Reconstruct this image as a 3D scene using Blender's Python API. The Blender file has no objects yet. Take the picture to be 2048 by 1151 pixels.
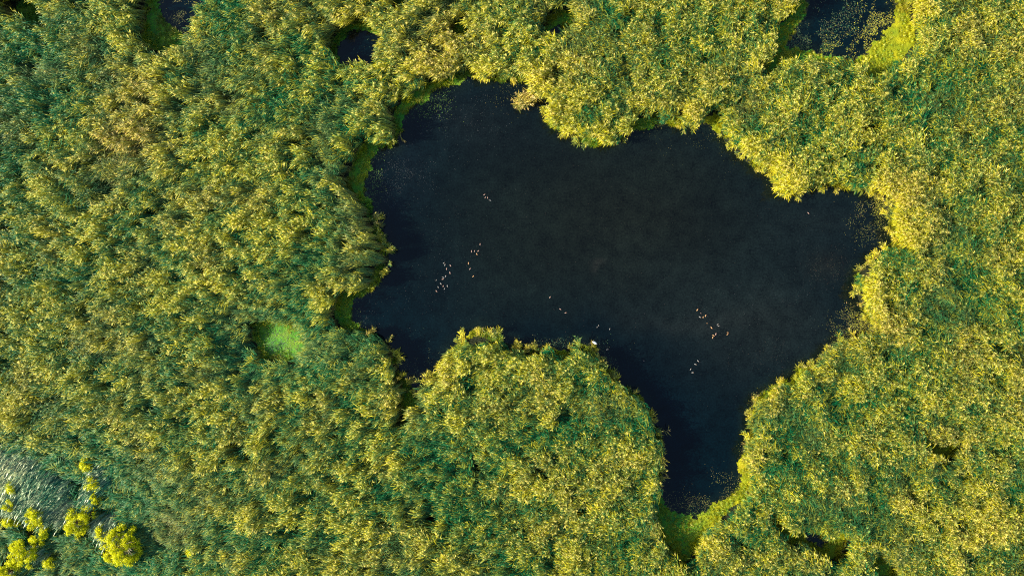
import bpy, bmesh, math, random
import numpy as np
from mathutils import Vector, Matrix
from mathutils.geometry import tessellate_polygon

R = math.radians
random.seed(7)
rng = np.random.default_rng(11)
S = bpy.context.scene
COL = S.collection

# ------------------------------------------------------------------ camera, sky, sun
CAM_H = 117.0
M_PX = 0.085                                   # metres of ground per photograph pixel
cam = bpy.data.cameras.new('camera')
cam.sensor_width = 36.0
cam.lens = 18.0 * CAM_H / (1024 * M_PX)
cam.clip_start = 1.0
cam.clip_end = 3000.0
camo = bpy.data.objects.new('camera', cam)
camo.location = (0, 0, CAM_H)
camo.rotation_euler = (0, 0, 0)
COL.objects.link(camo)
S.camera = camo

SUN_EL = R(25.0)
SUN_AZ = R(188.0)                              # mathematical azimuth of the direction to the sun (left, a little below)
sd = Vector((math.cos(SUN_EL) * math.cos(SUN_AZ), math.cos(SUN_EL) * math.sin(SUN_AZ), math.sin(SUN_EL)))
world = bpy.data.worlds.new('World')
S.world = world
world.use_nodes = True
wn = world.node_tree
wn.nodes.clear()
sky = wn.nodes.new('ShaderNodeTexSky')
sky.sky_type = 'NISHITA'
sky.sun_disc = False
sky.sun_elevation = SUN_EL
sky.sun_rotation = math.pi / 2 - SUN_AZ
sky.air_density = 1.0
sky.dust_density = 0.6
bg = wn.nodes.new('ShaderNodeBackground')
bg.inputs['Strength'].default_value = 0.075
wo = wn.nodes.new('ShaderNodeOutputWorld')
wn.links.new(sky.outputs[0], bg.inputs[0])
wn.links.new(bg.outputs[0], wo.inputs[0])
sun = bpy.data.lights.new('sun', 'SUN')
sun.energy = 5.0
sun.angle = R(0.5)
sun.color = (1.0, 0.91, 0.70)
suno = bpy.data.objects.new('sun', sun)
suno.rotation_euler = sd.to_track_quat('Z', 'Y').to_euler()
suno.location = sd * 200
COL.objects.link(suno)
S.view_settings.view_transform = 'Standard'
S.view_settings.look = 'None'
S.view_settings.gamma = 1.0
S.view_settings.use_curve_mapping = False
S.view_settings.exposure = 1.84

S.render.engine = 'CYCLES'
S.cycles.use_denoising = False
S.cycles.filter_width = 1.15
S.cycles.max_bounces = 6
S.cycles.diffuse_bounces = 3
S.cycles.transmission_bounces = 3
S.cycles.use_adaptive_sampling = False

# ------------------------------------------------------------------ helpers
def P(px, py):
    return ((px - 1024.0) * M_PX, (575.5 - py) * M_PX)

def tag(o, label=None, cat=None, group=None, kind=None):
    if label: o['label'] = label
    if cat: o['category'] = cat
    if group: o['group'] = group
    if kind: o['kind'] = kind
    return o

def link(name, me, mats=(), parent=None):
    o = bpy.data.objects.new(name, me)
    for m in mats: me.materials.append(m)
    COL.objects.link(o)
    if parent is not None: o.parent = parent
    return o

def empty(name, loc):
    o = bpy.data.objects.new(name, None)
    o.location = loc
    o.empty_display_size = 0.5
    COL.objects.link(o)
    return o

class MB:
    """collects faces for ONE mesh"""
    def __init__(s): s.v = []; s.f = []; s.m = []; s.c = []
    def face(s, pts, mat=0, col=None):
        i = len(s.v)
        s.v.extend(pts); s.f.append(tuple(range(i, i + len(pts)))); s.m.append(mat)
        s.c.append(col if col is not None else (random.random(), 0, 0, 1))
    def strip(s, rings, mat=0, col=None, closed=True):
        if col is None: col = (random.random(), random.random(), 0, 1)
        i = len(s.v); n = len(rings[0])
        for r in rings: s.v.extend(r)
        for k in range(len(rings) - 1):
            for j in range(n if closed else n - 1):
                a = i + k * n + j; b = i + k * n + (j + 1) % n
                s.f.append((a, b, b + n, a + n)); s.m.append(mat); s.c.append(col)
    def mesh(s, name, smooth=False):
        me = bpy.data.meshes.new(name)
        me.from_pydata([tuple(p) for p in s.v], [], s.f)
        me.polygons.foreach_set('material_index', s.m)
        if smooth: me.polygons.foreach_set('use_smooth', [True] * len(s.f))
        at = me.attributes.new('tone', 'FLOAT_COLOR', 'FACE')
        at.data.foreach_set('color', np.array(s.c, dtype=np.float32).ravel())
        me.update()
        return me

def vnoise(x, y, scale, seed):
    """smooth value noise about -1..1"""
    x = np.asarray(x, float) / scale + 1000.0 + seed * 17.3
    y = np.asarray(y, float) / scale + 1000.0 - seed * 7.7
    xi = np.floor(x).astype(np.int64); yi = np.floor(y).astype(np.int64)
    fx = x - xi; fy = y - yi
    fx = fx * fx * (3 - 2 * fx); fy = fy * fy * (3 - 2 * fy)
    def h(a, b):
        n = (a * 374761393 + b * 668265263 + seed * 974711) & 0xffffffff
        n = ((n ^ (n >> 13)) * 1274126177) & 0xffffffff
        n = n ^ (n >> 16)
        return (n & 0xffff) / 32767.5 - 1.0
    return ((h(xi, yi) * (1 - fx) + h(xi + 1, yi) * fx) * (1 - fy)
            + (h(xi, yi + 1) * (1 - fx) + h(xi + 1, yi + 1) * fx) * fy)

def fbm(x, y, scale, seed, octv=3):
    t = 0; a = 1.0; n = 0
    for i in range(octv):
        t = t + a * vnoise(x, y, scale / 2 ** i, seed + i); n += a; a *= 0.55
    return t / n

def inside(x, y, poly):
    x = np.asarray(x); y = np.asarray(y)
    c = np.zeros(x.shape, bool)
    n = len(poly)
    for i in range(n):
        x1, y1 = poly[i]; x2, y2 = poly[(i + 1) % n]
        if y1 == y2: continue
        k = ((y1 > y) != (y2 > y)) & (x < (x2 - x1) * (y - y1) / (y2 - y1) + x1)
        c ^= k
    return c

def sdist(x, y, poly):
    """distance to polygon outline, negative inside"""
    x = np.asarray(x, float); y = np.asarray(y, float)
    d = np.full(x.shape, 1e9)
    n = len(poly)
    for i in range(n):
        x1, y1 = poly[i]; x2, y2 = poly[(i + 1) % n]
        dx, dy = x2 - x1, y2 - y1
        L = dx * dx + dy * dy + 1e-12
        t = np.clip(((x - x1) * dx + (y - y1) * dy) / L, 0, 1)
        d = np.minimum(d, (x - x1 - t * dx) ** 2 + (y - y1 - t * dy) ** 2)
    d = np.sqrt(d)
    return np.where(inside(x, y, poly), -d, d)

def area2(p):
    return sum(p[i][0] * p[(i + 1) % len(p)][1] - p[(i + 1) % len(p)][0] * p[i][1] for i in range(len(p)))

def ground_poly(pts, lean=0.028):
    """photo outline to ground outline: a bank on the camera's side of a pond is hidden by
    the heads of the reeds leaning over it in perspective, so its foot lies nearer the middle"""
    p = [P(*q) for q in pts]
    if area2(p) < 0: p.reverse()
    out = []
    n = len(p)
    for i in range(n):
        a, b, c = p[i - 1], p[i], p[(i + 1) % n]
        nx, ny = (c[1] - a[1]), -(c[0] - a[0])
        l = math.hypot(nx, ny) + 1e-9; nx /= l; ny /= l
        r = math.hypot(*b) + 1e-9
        t = max(0.0, -(nx * b[0] + ny * b[1]) / r)
        k = 1 - lean * t
        out.append((b[0] * k, b[1] * k))
    return out

def roughen(poly, step=0.5, amp=0.22, seed=3):
    """subdivide an outline and make it wander"""
    q = []
    n = len(poly)
    for i in range(n):
        a = poly[i]; b = poly[(i + 1) % n]
        k = max(1, int(math.hypot(b[0] - a[0], b[1] - a[1]) / step))
        for j in range(k):
            q.append((a[0] + (b[0] - a[0]) * j / k, a[1] + (b[1] - a[1]) * j / k))
    q = np.array(q)
    for _ in range(2):
        q = (np.roll(q, 1, 0) + 2 * q + np.roll(q, -1, 0)) / 4
    dx = vnoise(q[:, 0], q[:, 1], 1.3, seed) * amp + vnoise(q[:, 0], q[:, 1], 0.6, seed + 5) * amp * 0.6
    dy = vnoise(q[:, 0], q[:, 1], 1.3, seed + 9) * amp + vnoise(q[:, 0], q[:, 1], 0.6, seed + 14) * amp * 0.6
    q[:, 0] += dx; q[:, 1] += dy
    return [tuple(v) for v in q]

# ------------------------------------------------------------------ outlines read off the place (photo pixels)
LAKE = [(762,295),(750,310),(737,325),(737,342),(727,365),(732,390),(745,410),(750,440),(760,465),(772,487),(780,517),
 (775,532),(760,542),(755,563),(740,580),(728,588),(710,590),(703,610),(701,627),(708,646),(722,656),(735,663),(755,674),
 (775,684),(785,697),(795,715),(797,735),(800,752),(815,762),(820,777),(823,797),(835,797),(843,780),(860,760),(878,750),(890,740),
 (893,712),(900,700),(922,687),(932,670),(960,662),(995,667),(1005,685),(1030,695),(1055,701),(1087,701),(1117,704),(1137,700),
 (1155,688),(1182,690),(1192,700),(1197,727),(1220,747),(1237,767),(1267,790),(1290,805),(1300,825),(1308,842),(1312,865),
 (1324,882),(1326,912),(1313,925),(1320,947),(1324,960),(1317,977),(1326,1005),(1340,1025),(1365,1033),(1395,1038),(1415,1028),
 (1422,1013),(1450,998),(1470,985),(1478,970),(1482,945),(1484,920),(1484,895),(1495,882),(1500,855),(1500,822),(1507,805),
 (1520,787),(1550,770),(1590,757),(1597,737),(1640,720),(1650,700),(1665,682),(1690,677),(1715,674),(1738,668),(1740,642),
 (1727,620),(1717,597),(1709,573),(1711,555),(1726,535),(1748,515),(1761,502),(1786,492),(1786,475),(1778,455),(1774,435),
 (1768,412),(1761,392),(1738,382),(1721,376),(1691,376),(1666,370),(1636,372),(1614,374),(1593,388),(1558,388),(1548,372),
 (1540,345),(1497,330),(1488,317),(1462,290),(1440,270),(1433,257),(1417,250),(1405,242),(1380,249),(1345,250),(1320,250),
 (1285,257),(1265,260),(1250,268),(1227,283),(1187,292),(1162,280),(1118,262),(1097,242),(1097,225),(1090,207),(1068,190),
 (1066,170),(1050,160),(1035,158),(1015,156),(1000,160),(985,158),(962,148),(945,147),(932,157),(912,170),(882,176),(862,180),
 (847,202),(817,220),(803,240),(799,262),(795,282),(778,292)]
POND_TR = [(1628,-60),(1622,0),(1610,30),(1590,60),(1575,85),(1585,97),(1605,92),(1635,95),(1660,107),(1690,109),(1712,118),
 (1738,110),(1752,90),(1775,65),(1793,45),(1791,20),(1794,-60)]
POND_T = [(677,85),(697,62),(742,57),(768,70),(767,99),(752,121),(724,120),(694,134),(678,130),(672,100)]
POND_TL = [(305,-60),(312,0),(320,30),(335,46),(352,64),(370,60),(386,38),(402,17),(412,-5),(420,-60)]
POND_BR = [(1592,1056),(1611,1060),(1640,1070),(1652,1082),(1644,1094),(1612,1078)]
POND_T2 = [(1096,58),(1108,48),(1122,50),(1128,60),(1108,66)]
POND_T3 = [(804,-40),(806,4),(812,9),(822,2),(826,-40)]
MATS = {
 's1': [(948,140),(900,162),(862,168),(835,184),(807,200),(788,225),(795,262),(806,246),(820,224),(850,206),(866,184),(884,180),(935,162)],
 's2': [(766,290),(742,280),(722,303),(705,345),(698,370),(713,388),(732,405),(745,425),(752,440),(742,400),(730,367),(740,344),(740,325),(752,312)],
 's3': [(752,565),(735,575),(690,580),(674,603),(676,640),(698,655),(712,650),(704,627),(706,610),(712,592)],
 's4': [(1330,1005),(1316,990),(1312,1035),(1328,1072),(1345,1100),(1362,1122),(1378,1105),(1392,1080),(1412,1058),(1432,1040),(1456,1016),
        (1480,996),(1494,975),(1500,945),(1490,915),(1480,945),(1475,968),(1465,982),(1448,994),(1418,1010),(1410,1025),(1392,1035),(1366,1030),(1342,1020)],
 's5': [(1600,-60),(1605,0),(1577,35),(1547,57),(1555,82),(1550,105),(1532,130),(1533,158),(1550,140),(1572,108),(1585,104),(1602,122),
        (1637,127),(1660,119),(1690,118),(1715,126),(1735,142),(1742,160),(1760,160),(1777,140),(1797,115),(1826,92),(1820,50),(1806,15),(1815,-60)],
 's6': [(300,-60),(298,40),(288,82),(325,102),(350,106),(366,92),(368,75),(385,48),(400,22),(420,-60)],
 's7': [(512,640),(545,642),(570,645),(597,660),(603,677),(612,705),(590,717),(557,716),(525,712),(515,685)],
 's8': [(1541,1028),(1573,1045),(1611,1052),(1648,1062),(1690,1062),(1686,1082),(1674,1112),(1648,1118),(1636,1098),(1606,1085),(1576,1080),(1556,1055)],
 's9': [(1756,1113),(1783,1133),(1776,1180),(1745,1180)],
 's10': [(1856,883),(1898,876),(1905,903),(1873,925)],
 's11': [(1723,250),(1752,258),(1742,275),(1728,268)],
 's12': [(1088,64),(1100,35),(1138,18),(1152,42),(1138,64),(1105,72)],
 's13': [(905,50),(935,34),(937,62),(920,68)],
 's14': [(806,785),(838,797),(832,815),(825,838),(815,850),(808,825)],
 's15': [(30,15),(60,5),(85,8),(108,25),(98,46),(60,42)],
 's17': [(672,80),(697,52),(750,48),(768,66),(768,99),(752,121),(724,120),(694,134),(678,130),(668,118)],
 's18': [(1265,250),(1285,232),(1310,236),(1316,252),(1290,258)],
 's19': [(1408,246),(1418,232),(1436,238),(1445,262),(1436,262)],
 's20': [(795,-60),(795,8),(812,16),(832,4),(836,-60)],
 's21': [(930,668),(935,660),(950,662),(945,680)],
 's22': [(1115,700),(1128,695),(1135,706),(1118,712)],
}
lake = ground_poly(LAKE); lake_r = roughen(lake, 0.45, 0.26)
waters = {'lake_water': (lake_r, LAKE)}
for nm, pl in (('pond_water', POND_TR), ('pond_water', POND_T), ('pond_water', POND_TL), ('pond_water', POND_BR), ('pond_water', POND_T2), ('pond_water', POND_T3)):
    waters[nm + str(len(waters))] = (roughen(ground_poly(pl), 0.4, 0.22, 5 + len(waters)), pl)
mats_g = {k: ground_poly(v) for k, v in MATS.items()}

def water_d(x, y):
    d = sdist(x, y, lake)
    for pl in (POND_TR, POND_T, POND_TL, POND_BR, POND_T2, POND_T3):
        d = np.minimum(d, sdist(x, y, ground_poly(pl)))
    return d
def mats_d(x, y):
    d = np.full(np.shape(x), 1e9)
    for p in mats_g.values(): d = np.minimum(d, sdist(x, y, p))
    return d

# ------------------------------------------------------------------ materials
def new_mat(name):
    m = bpy.data.materials.new(name); m.use_nodes = True
    nt = m.node_tree; nt.nodes.clear()
    return m, nt

def N(nt, t, **kw):
    n = nt.nodes.new(t)
    for k, v in kw.items(): setattr(n, k, v)
    return n

def ramp(nt, fac, stops):
    r = N(nt, 'ShaderNodeValToRGB')
    e = r.color_ramp.elements
    while len(e) < len(stops): e.new(0.5)
    for i, (p, c) in enumerate(stops):
        e[i].position = p; e[i].color = (*c, 1)
    nt.links.new(fac, r.inputs[0])
    return r.outputs[0]

def mixc(nt, fac, a, b):
    m = N(nt, 'ShaderNodeMix', data_type='RGBA')
    for s, v in ((0, fac), (6, a), (7, b)):
        if isinstance(v, (int, float)): m.inputs[s].default_value = v
        elif isinstance(v, tuple): m.inputs[s].default_value = (*v, 1)
        else: nt.links.new(v, m.inputs[s])
    return m.outputs[2]

def math_n(nt, op, a, b):
    m = N(nt, 'ShaderNodeMath', operation=op)
    for s, v in ((0, a), (1, b)):
        if isinstance(v, (int, float)): m.inputs[s].default_value = v
        else: nt.links.new(v, m.inputs[s])
    return m.outputs[0]

def leaf_material(name, green, gold, brown, transl=0.28, rough=0.45, spec=0.4, inst=True):
    """tone.r varies leaf by leaf; the plant's own tint (r = how ripe, g = how brown) comes with the instance"""
    m, nt = new_mat(name)
    tone = N(nt, 'ShaderNodeAttribute', attribute_name='tone')
    ts = N(nt, 'ShaderNodeSeparateColor'); nt.links.new(tone.outputs['Color'], ts.inputs[0])
    if inst:
        it = N(nt, 'ShaderNodeAttribute', attribute_name='tint', attribute_type='INSTANCER')
        s2 = N(nt, 'ShaderNodeSeparateColor'); nt.links.new(it.outputs['Color'], s2.inputs[0])
        ripe_lit, br = s2.outputs[0], s2.outputs[1]
    else:
        ripe_lit, br = 0.5, 0.1
    f = math_n(nt, 'ADD', ripe_lit, math_n(nt, 'MULTIPLY', math_n(nt, 'SUBTRACT', ts.outputs[0], 0.5), 0.95))
    c = ramp(nt, f, [(0.0, green), (0.5, tuple((a + b) / 2 for a, b in zip(green, gold))), (1.0, gold)])
    fb = math_n(nt, 'MULTIPLY', math_n(nt, 'ADD', br, 0.0), math_n(nt, 'ADD', ts.outputs[1], 0.3))
    c = mixc(nt, fb, c, brown)
    p = N(nt, 'ShaderNodeBsdfPrincipled')
    p.inputs['Roughness'].default_value = rough
    p.inputs['Specular IOR Level'].default_value = spec
    nt.links.new(c, p.inputs['Base Color'])
    t = N(nt, 'ShaderNodeBsdfTranslucent'); nt.links.new(c, t.inputs[0])
    x = N(nt, 'ShaderNodeMixShader'); x.inputs[0].default_value = transl
    nt.links.new(p.outputs[0], x.inputs[1]); nt.links.new(t.outputs[0], x.inputs[2])
    o = N(nt, 'ShaderNodeOutputMaterial'); nt.links.new(x.outputs[0], o.inputs[0])
    return m

M_LEAF = leaf_material('reed_leaf', (0.004, 0.110, 0.036), (0.47, 0.42, 0.014), (0.32, 0.20, 0.04), transl=0.14, rough=0.5, spec=0.15)
M_PLUME = leaf_material('reed_plume', (0.12, 0.24, 0.06), (0.74, 0.61, 0.13), (0.60, 0.38, 0.15), transl=0.15, rough=0.8, spec=0.1)
M_STEM = leaf_material('reed_stem', (0.10, 0.13, 0.03), (0.42, 0.33, 0.07), (0.26, 0.16, 0.07), transl=0.0, rough=0.6)
M_SEDGE = leaf_material('sedge_leaf', (0.035, 0.20, 0.012), (0.50, 0.45, 0.006), (0.20, 0.11, 0.02), transl=0.3)
M_LODGED = leaf_material('flattened_reed_leaf', (0.015, 0.13, 0.06), (0.50, 0.55, 0.26), (0.40, 0.30, 0.18), transl=0.1, rough=0.45, spec=0.25)
M_BUSH = leaf_material('shrub_leaf', (0.26, 0.38, 0.005), (0.88, 0.80, 0.010), (0.6, 0.38, 0.02), transl=0.3, spec=0.15, inst=False)
M_BARK = leaf_material('shrub_bark', (0.10, 0.08, 0.05), (0.2, 0.15, 0.1), (0.2, 0.12, 0.07), transl=0.0, inst=False)

def ground_material():
    m, nt = new_mat('marsh_ground')
    g = N(nt, 'ShaderNodeNewGeometry')
    at = N(nt, 'ShaderNodeAttribute', attribute_name='cover')
    n1 = N(nt, 'ShaderNodeTexNoise'); n1.inputs['Scale'].default_value = 0.35; n1.inputs['Detail'].default_value = 6
    n2 = N(nt, 'ShaderNodeTexNoise'); n2.inputs['Scale'].default_value = 3.5; n2.inputs['Detail'].default_value = 5
    nt.links.new(g.outputs['Position'], n1.inputs['Vector']); nt.links.new(g.outputs['Position'], n2.inputs['Vector'])
    moss = ramp(nt, n1.outputs[0], [(0.30, (0.020, 0.13, 0.016)), (0.48, (0.045, 0.20, 0.012)), (0.60, (0.10, 0.23, 0.012)), (0.75, (0.15, 0.17, 0.015))])
    moss = mixc(nt, math_n(nt, 'MULTIPLY', ramp_f(nt, n2.outputs[0], 0.48, 0.64), 0.8), moss, (0.03, 0.055, 0.02))
    mud = ramp(nt, n2.outputs[0], [(0.35, (0.008, 0.014, 0.007)), (0.7, (0.022, 0.024, 0.010))])
    al = N(nt, 'ShaderNodeAttribute', attribute_name='sunlit_moss')
    olive = ramp(nt, n1.outputs[0], [(0.30, (0.10, 0.15, 0.006)), (0.5, (0.20, 0.22, 0.005)), (0.65, (0.30, 0.28, 0.006)), (0.75, (0.24, 0.17, 0.012))])  # yellow-olive tone: sunlight painted into the moss colour
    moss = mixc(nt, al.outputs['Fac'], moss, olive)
    c = mixc(nt, at.outputs['Fac'], mud, moss)
    p = N(nt, 'ShaderNodeBsdfPrincipled'); p.inputs['Roughness'].default_value = 0.85
    p.inputs['Specular IOR Level'].default_value = 0.2
    nt.links.new(c, p.inputs['Base Color'])
    b = N(nt, 'ShaderNodeBump'); b.inputs['Strength'].default_value = 0.8; b.inputs['Distance'].default_value = 0.12
    n3 = N(nt, 'ShaderNodeTexNoise'); n3.inputs['Scale'].default_value = 5; n3.inputs['Detail'].default_value = 8
    nt.links.new(g.outputs['Position'], n3.inputs['Vector'])
    nt.links.new(n3.outputs[0], b.inputs['Height']); nt.links.new(b.outputs[0], p.inputs['Normal'])
    o = N(nt, 'ShaderNodeOutputMaterial'); nt.links.new(p.outputs[0], o.inputs[0])
    return m

def ramp_f(nt, v, lo, hi):
    r = N(nt, 'ShaderNodeMapRange'); r.inputs[1].default_value = lo; r.inputs[2].default_value = hi
    nt.links.new(v, r.inputs[0]); return r.outputs[0]

def water_material():
    """dark water; weed, silt and darker zones come from the mesh's own colour attribute"""
    m, nt = new_mat('lake_water')
    g = N(nt, 'ShaderNodeNewGeometry')
    at = N(nt, 'ShaderNodeAttribute', attribute_name='murk')
    n1 = N(nt, 'ShaderNodeTexNoise'); n1.inputs['Scale'].default_value = 0.45; n1.inputs['Detail'].default_value = 8; n1.inputs['Roughness'].default_value = 0.65
    n2 = N(nt, 'ShaderNodeTexNoise'); n2.inputs['Scale'].default_value = 3.2; n2.inputs['Detail'].default_value = 6; n2.inputs['Roughness'].default_value = 0.75
    for n in (n1, n2): nt.links.new(g.outputs['Position'], n.inputs['Vector'])
    v = math_n(nt, 'ADD', math_n(nt, 'MULTIPLY', ramp_f(nt, n1.outputs[0], 0.3, 0.7), 0.55),
               math_n(nt, 'MULTIPLY', ramp_f(nt, n2.outputs[0], 0.35, 0.7), 0.9))
    c = N(nt, 'ShaderNodeMix', data_type='RGBA', blend_type='MULTIPLY'); c.inputs[0].default_value = 1
    sc = N(nt, 'ShaderNodeCombineColor')
    for i in range(3): nt.links.new(v, sc.inputs[i])
    nt.links.new(at.outputs['Color'], c.inputs[6]); nt.links.new(sc.outputs[0], c.inputs[7])
    p = N(nt, 'ShaderNodeBsdfPrincipled')
    p.inputs['Roughness'].default_value = 0.08
    p.inputs['IOR'].default_value = 1.333
    nt.links.new(c.outputs[2], p.inputs['Base Color'])
    w = N(nt, 'ShaderNodeTexNoise'); w.inputs['Scale'].default_value = 4.0; w.inputs['Detail'].default_value = 3
    nt.links.new(g.outputs['Position'], w.inputs['Vector'])
    b = N(nt, 'ShaderNodeBump'); b.inputs['Strength'].default_value = 0.12; b.inputs['Distance'].default_value = 0.03
    nt.links.new(w.outputs[0], b.inputs['Height']); nt.links.new(b.outputs[0], p.inputs['Normal'])
    o = N(nt, 'ShaderNodeOutputMaterial'); nt.links.new(p.outputs[0], o.inputs[0])
    return m

def attr_material(name, attr, rough=0.7, spec=0.3, transl=0.0):
    m, nt = new_mat(name)
    at = N(nt, 'ShaderNodeAttribute', attribute_name=attr)
    p = N(nt, 'ShaderNodeBsdfPrincipled'); p.inputs['Roughness'].default_value = rough
    p.inputs['Specular IOR Level'].default_value = spec
    nt.links.new(at.outputs['Color'], p.inputs['Base Color'])
    o = N(nt, 'ShaderNodeOutputMaterial'); nt.links.new(p.outputs[0], o.inputs[0])
    return m

M_GROUND = ground_material()
M_WATER = water_material()
M_FLECK = attr_material('floating_leaf', 'tone', 0.55, 0.4)
M_BIRD = attr_material('plumage', 'tone', 0.8, 0.2)

# ------------------------------------------------------------------ marsh ground: one sheet with the open water cut out
OUT = [(-700, -700), (700, -700), (700, 700), (-700, 700)]
XR, YR = 101.0, 63.0
def build_ground():
    # inner rectangle is meshed finely enough to carry the moss cover, with holes for the water
    holes = [w[0] for w in waters.values()]
    loops = [OUT] + [list(reversed(h)) for h in holes]
    v = [(x, y, 0.05) for lp in loops for x, y in lp]
    tris = tessellate_polygon([[Vector((x, y, 0)) for x, y in lp] for lp in loops])
    bm = bmesh.new()
    bv = [bm.verts.new(p) for p in v]
    for t in tris:
        try: bm.faces.new([bv[i] for i in t])
        except ValueError: pass
    k = 4
    for h in holes:                                   # a low bank down into the water
        n = len(h); top = bv[k:k + n]; k += n
        bot = [bm.verts.new((p.co.x, p.co.y, -0.25)) for p in top]
        for i in range(n):
            bm.faces.new((top[i], top[(i + 1) % n], bot[(i + 1) % n], bot[i]))
    bmesh.ops.recalc_face_normals(bm, faces=bm.faces)
    for f in bm.faces:
        if abs(f.normal.z) > 0.9 and f.normal.z < 0: f.normal_flip()
    me = bpy.data.meshes.new('marsh_ground'); bm.to_mesh(me); bm.free()
    at = me.attributes.new('cover', 'FLOAT', 'POINT')
    at.data.foreach_set('value', [0.0] * len(me.vertices))
    tag(link('marsh_ground', me, [M_GROUND]), kind='structure')
    # moss and duckweed mats, each a thin raised sheet of its own
    names = {'s7': ('duckweed_pool', 'small green duckweed covered pool enclosed by reeds left of the lake')}
    for i, (kk, poly) in enumerate(mats_g.items()):
        pr = roughen(poly, 0.5, 0.3, 40 + i)
        # clip by building a grid of small cells
        xs = [p[0] for p in pr]; ys = [p[1] for p in pr]
        c = 0.20
        gx = np.arange(min(xs) - c, max(xs) + c, c); gy = np.arange(min(ys) - c, max(ys) + c, c)
        X, Y = np.meshgrid(gx, gy, indexing='ij')
        Xc = X + c / 2; Yc = Y + c / 2
        wob = vnoise(Xc, Yc, 0.8, 70 + i) * 0.35
        keep = (sdist(Xc, Yc, pr) + wob < 0.3)
        # frays out at the water: fewer cells the further over open water
        wd = water_d(Xc, Yc)
        keep &= (wd > -0.15 - 0.55 * (vnoise(Xc, Yc, 1.1, 60 + i) + 0.6 * vnoise(Xc, Yc, 0.45, 66 + i)))
        h = 0.075 + 0.05 * vnoise(X, Y, 0.9, 90 + i) + 0.03 * vnoise(X, Y, 0.4, 91 + i)
        jx = X + 0.15 * vnoise(X, Y, 0.31, 7); jy = Y + 0.15 * vnoise(X, Y, 0.33, 8)
        nX, nY = X.shape
        idx = -np.ones((nX, nY), int)
        vs, fs = [], []
        def vid(a, b):
            if idx[a, b] < 0:
                idx[a, b] = len(vs); vs.append((jx[a, b], jy[a, b], max(0.056, h[a, b])))
            return int(idx[a, b])
        for a, b in zip(*np.nonzero(keep[:-1, :-1])):
            fs.append((vid(a, b), vid(a + 1, b), vid(a + 1, b + 1), vid(a, b + 1)))
        if not fs: continue
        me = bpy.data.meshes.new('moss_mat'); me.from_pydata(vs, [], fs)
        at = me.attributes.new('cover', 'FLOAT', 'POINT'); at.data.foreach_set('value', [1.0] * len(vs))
        va = np.array(vs); qx = va[:, 0] / M_PX + 1024
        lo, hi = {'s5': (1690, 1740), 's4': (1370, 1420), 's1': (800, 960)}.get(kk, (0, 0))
        alg = np.clip((qx - lo) / (hi - lo), 0, 1) if hi else np.full(len(vs), {'s16': .7, 's19': 1., 's8': .5, 's10': .4, 's21': 1., 's22': .5}.get(kk, 0.1))  # higher values paint sunlight onto the mat as yellow-olive
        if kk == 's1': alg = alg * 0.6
        a2 = me.attributes.new('sunlit_moss', 'FLOAT', 'POINT'); a2.data.foreach_set('value', alg.astype(np.float32))
        me.polygons.foreach_set('use_smooth', [True] * len(fs))
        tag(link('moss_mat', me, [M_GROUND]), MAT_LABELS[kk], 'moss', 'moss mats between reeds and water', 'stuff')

MAT_LABELS = {
 's1': 'bright lime moss strip along the upper left lake shore',
 's2': 'green moss strip along the left lake shore under tall reeds',
 's3': 'green moss corner at the left shore notch of the lake',
 's4': 'olive moss apron round the southern tip of the lake',
 's5': 'green and yellow moss ring around the top right pond',
 's6': 'green moss bank around the top left pond',
 's7': 'round green duckweed pool enclosed by reeds left of the lake',
 's8': 'dark olive moss around the small pool near the bottom right',
 's9': 'small dark green gap in the reeds at the bottom edge, right side',
 's10': 'dark green hollow in the reeds right of the southern bay',
 's11': 'tiny dark hollow in the reeds below the top right pond',
 's12': 'dark green moss around the small pool above the lake',
 's13': 'small green hollow in the reeds at the top middle',
 's14': 'green moss filling the narrow channel left of the peninsula',
 's15': 'green hollow in the reeds in the top left corner',
 's16': 'olive green hollow in the reeds behind the right shore',
 's17': 'green moss edging the small square pond at the top',
 's18': 'bright green moss nook under the upper lobe of reeds',
 's19': 'lime moss nook at the top shore left of the yellow reeds',
 's20': 'green moss around the pool at the top edge',
 's21': 'lime moss patch on the peninsula top left corner',
 's22': 'lime moss patch on the peninsula top right notch',
}

WATER_LABELS = ['large dark lake', 'pond', 'pond', 'pond', 'pond', 'pond', 'pond']

# weed, silt and darker zones in the lake (photo px centre, radii, colour, strength)
MURK_ZONES = [(1240, 440, 330, 230, (0.0088, 0.0112, 0.0070), 1.0), (1500, 660, 230, 120, (0.0100, 0.0150, 0.0140), 1.0), (1000, 480, 160, 220, (0.0060, 0.0100, 0.0070), 0.6),
        (960, 240, 120, 80, (0.0055, 0.0085, 0.009), 0.8), (1640, 460, 150, 80, (0.008, 0.013, 0.013), 0.8),
        (1655, 530, 40, 30, (0.014, 0.014, 0.010), 0.4), (1385, 640, 120, 25, (0.013, 0.017, 0.016), 0.6),
        (800, 360, 50, 60, (0.005, 0.010, 0.014), 0.7), (1197, 525, 12, 4, (0.03, 0.032, 0.028), 0.8), (1188, 536, 4, 8, (0.03, 0.032, 0.028), 0.8),
        (1130, 690, 210, 38, (0.0003, 0.0045, 0.0075), 0.9), (1310, 830, 120, 150, (0.0002, 0.0045, 0.0085), 0.85), (1300, 330, 120, 60, (0.008, 0.013, 0.010), 0.5)]
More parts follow.
